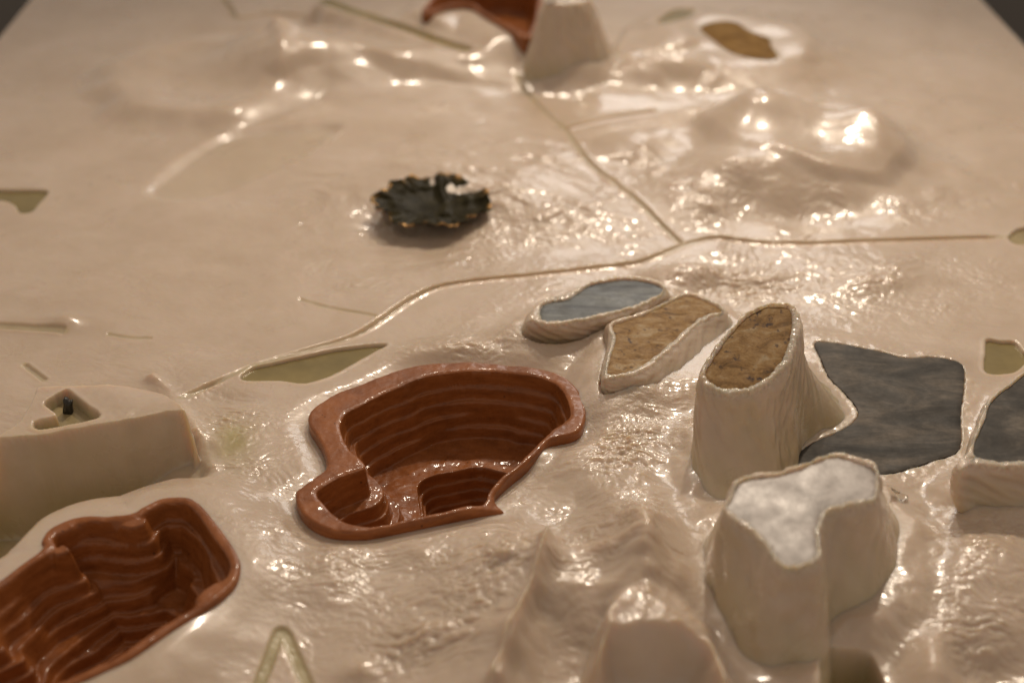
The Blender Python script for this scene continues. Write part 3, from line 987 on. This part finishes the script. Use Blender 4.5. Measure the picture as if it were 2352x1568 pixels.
# ------------------------------------------------------------------ pedestals
def pedestal(top, pl, foot, base_z, seed, lip=0.0022, recess=0.006, crusty=1.0, flare=2.2, n=260, levels=34, lump=1.0, inlay=None):
    T = resample(top, n)
    F = resample(foot, n)
    # same direction, best start
    def area(p):
        return np.sum(p[:, 0] * np.roll(p[:, 1], -1) - np.roll(p[:, 0], -1) * p[:, 1])
    if area(T) < 0:
        T = T[::-1]
    if area(F) < 0:
        F = F[::-1]
    tc, fc = T - T.mean(0), F - F.mean(0)
    best = min(range(0, n, 2), key=lambda s: np.sum((tc - np.roll(fc, s, 0)) ** 2))
    F = np.roll(F, best, 0)
    tz = pz(pl, T[:, 0], T[:, 1])
    rings, masks = [], []

    def nrm(P):
        e = np.roll(P, -1, 0) - np.roll(P, 1, 0)
        e = e / (np.linalg.norm(e, axis=1)[:, None] + 1e-9)
        return np.stack([e[:, 1], -e[:, 0]], 1)
    arc = np.arange(n) / n * 2 * np.pi
    for k in range(levels):
        t = k / (levels - 1)
        w = (1 - t) ** flare            # 1 at the foot, 0 at the top
        P = T * (1 - w) + F * w
        N = nrm(P)
        z = base_z + (tz - base_z) * t
        ro = sstep(0.86, 1.0, t)
        P = P - N * (0.0022 * ro * ro)
        hh = P[:, 0] * 31 + P[:, 1] * 17
        dsp = 0.0038 * lump * noise(np.cos(arc) * 2.2 + seed, np.sin(arc) * 2.2 + t * 1.3, seed) * (1 - t * 0.6) * (1 if crusty else 0.6) \
            + 0.0013 * lump * noise(np.cos(arc) * 6 + seed, np.sin(arc) * 6 + t * 8.0, seed + 1) \
            + 0.0006 * noise(hh * 1.5 + t * 2, arc * 9 + t * 14, seed + 2) * sstep(0.55, 1.0, t) * (1 if crusty else 0)
        P = P + N * dsp[:, None]
        rings.append(np.column_stack([P, z]))
        c = np.full(n, sstep(0.93, 0.995, t) * 0.7 * crusty)
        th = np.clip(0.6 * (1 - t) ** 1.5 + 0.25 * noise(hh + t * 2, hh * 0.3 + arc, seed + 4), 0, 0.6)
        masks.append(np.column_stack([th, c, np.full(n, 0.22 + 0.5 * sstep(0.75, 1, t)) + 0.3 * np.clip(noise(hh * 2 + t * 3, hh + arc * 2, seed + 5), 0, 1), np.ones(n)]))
    T = rings[-1][:, :2].copy()
    N = nrm(T)
    cr = 0.0011 * noise(arc * 4, arc * 1, seed + 6) + 0.0005 * noise(arc * 17, arc * 2, seed + 8) + 0.00022 * noise(arc * 60, arc * 3, seed + 7)
    if crusty:
        Sx = resample(inlay, 900)
        near_i = np.argmin(((T[:, None, :] - Sx[None]) ** 2).sum(2), 1)
        Sn = Sx[near_i]
        for _ in range(3):
            Sn = 0.5 * Sn + 0.25 * (np.roll(Sn, 1, 0) + np.roll(Sn, -1, 0))
        for fr, dz, cm in ((0.12, 0.0010, 0.45), (0.30, 0.0015, 0.65), (0.55, 0.0013, 0.85), (0.80, 0.0011, 1.0), (1.0, 0.0005, 1.0), (1.0, -0.004, 0.9), (1.0, -0.004, 0.3)):
            P = T * (1 - fr) + Sn * fr - N * (cr * (0.6 if fr > 0.5 else 0.3))[:, None]
            if dz < 0:
                P = P - N * (0.0004 if cm > 0.5 else 0.004)
            fine = 0.0007 * noise(P[:, 0] / 0.0035, P[:, 1] / 0.0035, seed + 9) if dz > 0 else 0
            rings.append(np.column_stack([P, pz(pl, P[:, 0], P[:, 1]) + dz + (0.5 * cr + fine if dz > 0 else 0)]))
            masks.append(np.column_stack([np.zeros(n), np.clip(cm * crusty * (0.35 + 1.3 * noise(P[:, 0] / 0.018, P[:, 1] / 0.018, seed + 11) + 0.5), 0, 1), np.full(n, 0.6), np.ones(n)]))
    else:
        for off, dz in ((0.001, 0.0012), (0.003, 0.0024), (0.006, 0.0034), (0.009, 0.0038)):
            P = T - N * off
            rings.append(np.column_stack([P, pz(pl, P[:, 0], P[:, 1]) + dz]))
            masks.append(np.column_stack([np.zeros(n), np.zeros(n), np.full(n, 0.3), np.ones(n)]))
    V = np.vstack(rings)
    M = np.vstack(masks)
    m = len(rings)
    i = np.arange(n)
    j = (i + 1) % n
    fs = [np.stack([r * n + i, r * n + j, (r + 1) * n + j, (r + 1) * n + i], 1) for r in range(m - 1)]
    c = V[-n:].mean(0)
    V = np.vstack([V, c])
    M = np.vstack([M, M[-1]])
    tri = np.stack([(m - 1) * n + i, (m - 1) * n + j, np.full(n, m * n)], 1)
    return mesh_obj('pedestal', V, [np.vstack(fs), tri], WAX, board, masks=M)


pedestal(ped_oval_top, OVAL_PL, ped_oval_foot, -0.004, 3, inlay=oval, lip=0.0022)
pedestal(ped_wrist_top, WRIST_PL, ped_wrist_foot, -0.006, 13, inlay=wrist, lip=0.0022, flare=1.5)
pedestal(ped_e_top, SE_PL, ped_e_foot, -0.004, 23, inlay=slate_e, lip=0.0022)
pedestal(ped_oc_top, OC_PL, ped_oc_foot, -0.004, 33, inlay=ochre, lip=0.0022, flare=1.25)
pedestal(ped_bl_top, BL_PL, ped_bl_foot, -0.004, 43, inlay=blue, lip=0.0022, flare=1.6)
pedestal(ped_far_top, FT_PL, ped_far_foot, -0.004, 53, crusty=0.0, flare=1.15, lump=1.4)


# ------------------------------------------------------------------ stones set into the resin
def stone(name, poly, pl, mat, label, seed, drop=0.0004, thick=0.009, cell=0.0014, grow=0.0008):
    xy, ds, q, be = patch_grid(poly, cell, inset=-grow)
    x, y = xy[:, 0], xy[:, 1]
    z = pz(pl, x, y) - drop
    z += 0.00035 * fbm(x, y, 0.03, 3, seed) - 0.0010 * np.exp(ds / 0.0012) * (0.6 + 0.5 * noise(x / 0.006, y / 0.006, seed))
    xyz = np.column_stack([x, y, z])
    e0 = np.unique(be)
    v, f, bv = skirt(xyz, be, xyz[e0, 2] - thick)
    o = mesh_obj(name, v, np.vstack([q, f]), mat)
    return tag(o, label, 'stone', 'stone slices set into the resin')


stone('inlaid_stone', oval, OVAL_PL, OCHRE, 'oval rusty ochre stone slice on top of the tall leaning pedestal', 5)
stone('inlaid_stone', wrist, WRIST_PL, SLATE_L, 'pale grey L-shaped slate slice on the nearest pedestal', 6)
stone('inlaid_stone', slate, SL_PL, SLATE, 'large dark slate slab lying flush behind the oval stone pedestal', 7, cell=0.002, grow=0.0)
stone('inlaid_stone', slate_e, SE_PL, SLATE, 'dark slate slice on the pedestal cut off by the right edge', 8)
stone('inlaid_stone', ochre, OC_PL, OCHRE, 'wavy ochre brown stone slice beside the blue grey one', 9)
stone('inlaid_stone', blue, BL_PL, BLUE, 'blue grey slate slice with a rounded right end', 10)
stone('inlaid_stone', brown, BR_PL, BROWN, 'blurred golden brown stone slice at the far right', 12, cell=0.002, grow=0.0)


# ------------------------------------------------------------------ clay pits
def stairs(d, tread, rise, n, soft=0.22):
    """height lost after walking d inward over n steps"""
    t = d / tread
    k = np.floor(t)
    f = t - k
    s = k + sstep(0.0, soft, f)
    s = np.where(t < 0, 0, np.minimum(s, n))
    return s * rise


def clay_pit(label, outer, inner_d, rim_z, hfun, cell, rim_round, bottom, rim_lump=0.0006, seed=0):
    root = thing('clay_pit', label, 'clay bowl', 'terraced terracotta pits')
    xy, ds, q, be = patch_grid(outer, cell)
    x, y = xy[:, 0], xy[:, 1]
    di = inner_d(x, y, ds)                       # negative inside the opening
    ztop = (rim_z(x, y) if callable(rim_z) else rim_z) + rim_lump * fbm(x, y, 0.03, 2, seed) + 0.35 * rim_lump * fbm(x, y, 0.008, 2, seed + 1)
    e = np.clip(1 + ds / rim_round, 0, 1)        # rounding towards the outside
    ztop = ztop - rim_round * 0.75 * (1 - np.sqrt(np.clip(1 - e * e, 0, 1)))
    # soft shoulder at the opening
    sh = np.clip(1 - di / 0.003, 0, 1)
    ztop = ztop - 0.0008 * sh ** 2 * (di > 0)
    z = np.where(di < 0, ztop - 0.0008 - hfun(x, y, -di), ztop)
    xyz = np.column_stack([x, y, z])
    isrim = (di[q] >= 0).any(1)
    v, f, bv = skirt(xyz, be, bottom)
    mesh_obj('rim', v, np.vstack([q[isrim], f]), CLAY, root)
    qb = q[~isrim]
    u = np.unique(qb)
    rem = np.full(len(xyz), -1)
    rem[u] = np.arange(len(u))
    mesh_obj('basin', xyz[u], rem[qb], CLAY, root)
    return root


def pa_inner(x, y, ds):
    return sdf(x, y, pit_a_inner) + 0.0004 * fbm(x, y, 0.01, 2, 101)


nose = G(ZT([(612, 888)]), RIM_A)[0]
L1 = -0.044
pit2 = G(smooth(ZT([(978, 1010), (1012, 962), (1090, 922), (1250, 890), (1400, 869), (1500, 880), (1600, 905), (1680, 960), (1660, 1100), (1560, 1260),
                    (1300, 1400), (1060, 1420), (1000, 1330), (1002, 1225), (996, 1150), (984, 1080)]), 5), L1)


pa_back = G(smooth(ZT([(430, 1232), (400, 1210), (330, 1140), (285, 1085), (290, 1045), (360, 1000), (450, 950), (550, 915), (612, 888), (600, 850), (540, 800),
                       (490, 740), (455, 670), (440, 600), (480, 520), (570, 470), (700, 400), (850, 330), (1000, 270), (1150, 240), (1350, 222),
                       (1550, 225), (1700, 245), (1850, 275), (1950, 320), (2010, 400), (2038, 480), (2035, 540), (2000, 572)]), 4, closed=False), RIM_A)


def pa_h(x, y, d):
    dall = d
    d = np.minimum(line_dist(x, y, pa_back, 0.3)[0], 0.2)
    bay = np.exp(-(((x - nose[0] + 0.012) / 0.055) ** 2 + ((y - nose[1] + 0.012) / 0.062) ** 2))
    tread = 0.0030 + 0.0048 * np.clip(bay * 1.25, 0, 1)
    wob = 0.0036 * fbm(x, y, 0.055, 2, 111) + 0.0005 * fbm(x, y, 0.012, 2, 112)
    t = (d + wob * np.clip(d / 0.004, 0, 1)) / tread
    bb = np.clip(bay * 1.5, 0, 1)
    # an uneven flight: high first wall, then narrower and wider ledges
    edges = np.array([0.0, 1.25, 2.5, 3.55, 4.75])
    rises = np.array([0.0130, 0.0105, 0.0100, 0.0095, 0.0090])
    h = 0
    eb = np.array([0.0, 0.35, 1.9, 2.4, 3.8])
    for e, e2_, r in zip(edges, eb, rises):
        ee = e * (1 - bb) + e2_ * bb + (0.5 * (1 - 0.5 * bb) * noise(x / 0.05 + e * 3.7, y / 0.05 - e * 5.1, 115) if e > 0 else 0)
        h = h + r * sstep(ee, ee + 0.85 - 0.40 * bb, t)
    # ledges slope a little
    h = h + 0.0009 * np.clip(t, 0, 6) * 0.4
    h = h + 0.0004 * fbm(x, y, 0.01, 2, 113) * np.clip(d / 0.003, 0, 1)
    d2 = -sdf(x, y, pit2) + 0.0006 * fbm(x, y, 0.02, 2, 114)
    full = sstep(3.8, 5.0, t)
    for e, r in zip((0.0, 0.0030, 0.0058, 0.0090), (0.010, 0.008, 0.008, 0.007)):
        h = h + full * r * sstep(e, e + 0.0012, d2)
    return h * sstep(0.0, 0.0016, dall)


tip = G(ZT([(1574, 1130)]), RIM_A)[0]


def pa_rim(x, y):
    return RIM_A - 0.0075 * np.exp(-(((x - tip[0]) / 0.016) ** 2 + ((y - tip[1]) / 0.016) ** 2))


clay_pit('terraced terracotta pit with wide glazed rim in the centre', pit_a_outer, pa_inner, pa_rim, pa_h, 0.00055, 0.0028, -0.085, 0.0007, 121)

nb = G(Z2([(360, 640), (560, 800), (1050, 640), (1100, 790), (120, 1290)]), RIM_B - 0.02)


def pb_inner(x, y, ds):
    w = 0.0062 + 0.0012 * fbm(x, y, 0.05, 2, 131)
    return ds + w


def pb_h(x, y, d):
    wob = 0.0075 * fbm(x, y, 0.075, 2, 141) + 0.0010 * fbm(x, y, 0.022, 2, 142)
    bumps = 0
    for (bx, by), a in zip(nb, (0.016, 0.013, 0.010, 0.009, 0.014)):
        bumps = bumps + a * np.exp(-(((x - bx) / 0.020) ** 2 + ((y - by) / 0.010) ** 2))
    dd = np.clip(d + (wob - bumps) * np.clip(d / 0.006, 0, 1), 0, 1)
    t = dd / 0.0066
    h = 0
    for i, (e, r) in enumerate(zip((0, 0.7, 1.3, 2.2, 2.9, 4.2, 5.2, 6.4, 7.6), (0.014, 0.011, 0.010, 0.009, 0.009, 0.008, 0.008, 0.008, 0.006))):
        e = e + (0.6 * noise(x / 0.05 + i * 3.7, y / 0.05 - i * 5.1, 145) if i else 0)
        h = h + r * sstep(e, e + 0.45, t)
    h = h + 0.0005 * fbm(x, y, 0.012, 2, 143) * np.clip(d / 0.003, 0, 1)
    return h


clay_pit('deep terracotta pit with a thin rim in the lower left corner', pit_b_outer, pb_inner, RIM_B, pb_h, 0.0008, 0.003, -0.12, 0.0008, 151)


def pc_inner(x, y, ds):
    return ds + 0.0045


def pc_h(x, y, d):
    return 0.045 * sstep(0.0, 0.012, d + 0.001 * fbm(x, y, 0.05, 2, 161))


clay_pit('blurred terracotta pit at the far top edge', pit_c_outer, pc_inner, RIM_C, pc_h, 0.0016, 0.004, -0.02, 0.0015, 171)

# ------------------------------------------------------------------ crumpled bronze dish
dc = G((994, 489))
dz0 = ground_z(dc[0], dc[1])
nr, na = 46, 220
rr_, aa = np.meshgrid(np.linspace(0.0, 1, nr), np.arange(na) / na * 2 * np.pi, indexing='ij')
lob = 1 + 0.09 * np.abs(np.sin(3.5 * aa + 0.3)) + 0.09 * noise(np.cos(aa) * 4, np.sin(aa) * 4, 201) + 0.030 * noise(np.cos(aa) * 11, np.sin(aa) * 11, 202)
RX, RY = 0.0530, 0.0470
px = RX * rr_ * lob * np.cos(aa)
py = RY * rr_ * lob * np.sin(aa)
ruf = 0.0026 * np.sin(7 * aa + 1.0 + 0.9 * noise(np.cos(aa) * 3, np.sin(aa) * 3, 203)) + 0.0022 * noise(np.cos(aa) * 8, np.sin(aa) * 8, 204)
pzv = 0.004 + 0.009 * rr_ ** 2.0 + ruf * sstep(0.45, 1, rr_) + 0.0026 * fbm(px, py, 0.032, 1, 205) * sstep(0.05, 0.5, rr_) \
    + 0.005 * np.exp(-((px - 0.010 - 0.1 * py) / 0.005) ** 2) * sstep(0.1, 0.5, rr_) * (py > -0.02) \
    + 0.0025 * np.exp(-((rr_ - 0.62) / 0.08) ** 2) * (0.5 + 0.5 * np.sin(4 * aa + 1))
top = np.stack([px, py, pzv], -1).reshape(-1, 3)
bot = top.copy()
bot[:, 2] -= 0.0016 + 0.0012 * (1 - rr_.ravel())
bot[:, :2] *= 0.985
# small foot under the middle
ftm = np.clip(1 - rr_.ravel() / 0.30, 0, 1)
bot[:, 2] -= 0.006 * sstep(0, 0.25, ftm)
i, j = np.meshgrid(np.arange(nr - 1), np.arange(na), indexing='ij')
i, j = i.ravel(), j.ravel()
j2 = (j + 1) % na
fT = np.stack([i * na + j, (i + 1) * na + j, (i + 1) * na + j2, i * na + j2], 1)
off = nr * na
fB = fT[:, ::-1] + off
e = np.arange(na)
e2 = (e + 1) % na
base = (nr - 1) * na
fE = np.stack([base + e, off + base + e, off + base + e2, base + e2], 1)
V = np.vstack([top, bot])
# the dish sits on the ground, tipped slightly
M = np.zeros((len(V), 4))
edge = np.concatenate([sstep(0.91, 0.98, rr_.ravel()), sstep(0.90, 0.98, rr_.ravel())])
crest = np.clip(ruf / 0.005, 0, 1).ravel() * sstep(0.75, 1, rr_.ravel())
M[:, 0] = np.clip(edge + np.concatenate([crest, crest]) * 0.35, 0, 1)
M[:, 3] = 1
dish = mesh_obj('crumpled_dish', V, np.vstack([fT, fB, fE]), BRONZE, masks=M)
dish.location = (dc[0], dc[1], dz0 - float(V[:, 2].min()) - 0.0012)
dish.rotation_euler = (math.radians(3), math.radians(1.5), 0.2)
tag(dish, 'small crumpled dark bronze dish with golden ruffled edges', 'dish')

# ------------------------------------------------------------------ small things
# clear splinter leaning by the nearest pedestal
gp = [G(p, z) for p, z in (((2046, 1118), 0.022), ((2086, 1138), 0.014), ((2070, 1150), 0.012))]
gz = (0.022, 0.014, 0.012)
Vg = [(*p, z) for p, z in zip(gp, gz)] + [(p[0] + 0.002, p[1] + 0.004, z - 0.006) for p, z in zip(gp, gz)]
shard = mesh_obj('glass_shard', Vg, [np.array([[0, 2, 1], [3, 4, 5]]), np.array([[0, 1, 4, 3], [1, 2, 5, 4], [2, 0, 3, 5]])], GLASS, smooth_shade=False)
tag(shard, 'tiny clear glass splinter right of the pale grey slate', 'shard')

# dark chip standing in the square pocket of the left block
cz = 0.034 - 0.012
chip_o = [(145, 917), (152, 918), (158, 924), (163, 922), (165, 929), (164, 938), (166, 950), (162, 955), (154, 954), (145, 949), (144, 940), (146, 930)]
cb = G((155, 955), cz)
cv = []
ys_c = cb[1]
for depth in (0.0, 0.004):
    for p in smooth(chip_o, 3):
        d = ray(p)
        t = ys_c / d[1]
        cv.append((d[0] * t, ys_c + depth, max(CAM_H + d[2] * t, cz - 0.0005)))
n = len(cv) // 2
i = np.arange(n)
j = (i + 1) % n
cv = np.array(cv)
ctr = cv[:n].mean(0)
cv = np.vstack([cv, ctr + np.array([0, -0.0008, 0]), ctr + np.array([0, 0.004, 0])])
chip = mesh_obj('dark_chip', cv, [np.stack([i, j, n + j, n + i], 1),
                                  np.vstack([np.stack([j, i, np.full(n, 2 * n)], 1), np.stack([n + i, n + j, np.full(n, 2 * n + 1)], 1)])], BLACKCHIP)
tag(chip, 'small black chip standing in the sunken pocket of the left block', 'chip')

# ------------------------------------------------------------------ floor
fv = [(-6, -4, FLOOR_Z), (6, -4, FLOOR_Z), (6, 10, FLOOR_Z), (-6, 10, FLOOR_Z)]
fl_o = mesh_obj('floor', fv, np.array([[0, 1, 2, 3]]), FLOORM, smooth_shade=False)
fl_o['kind'] = 'structure'
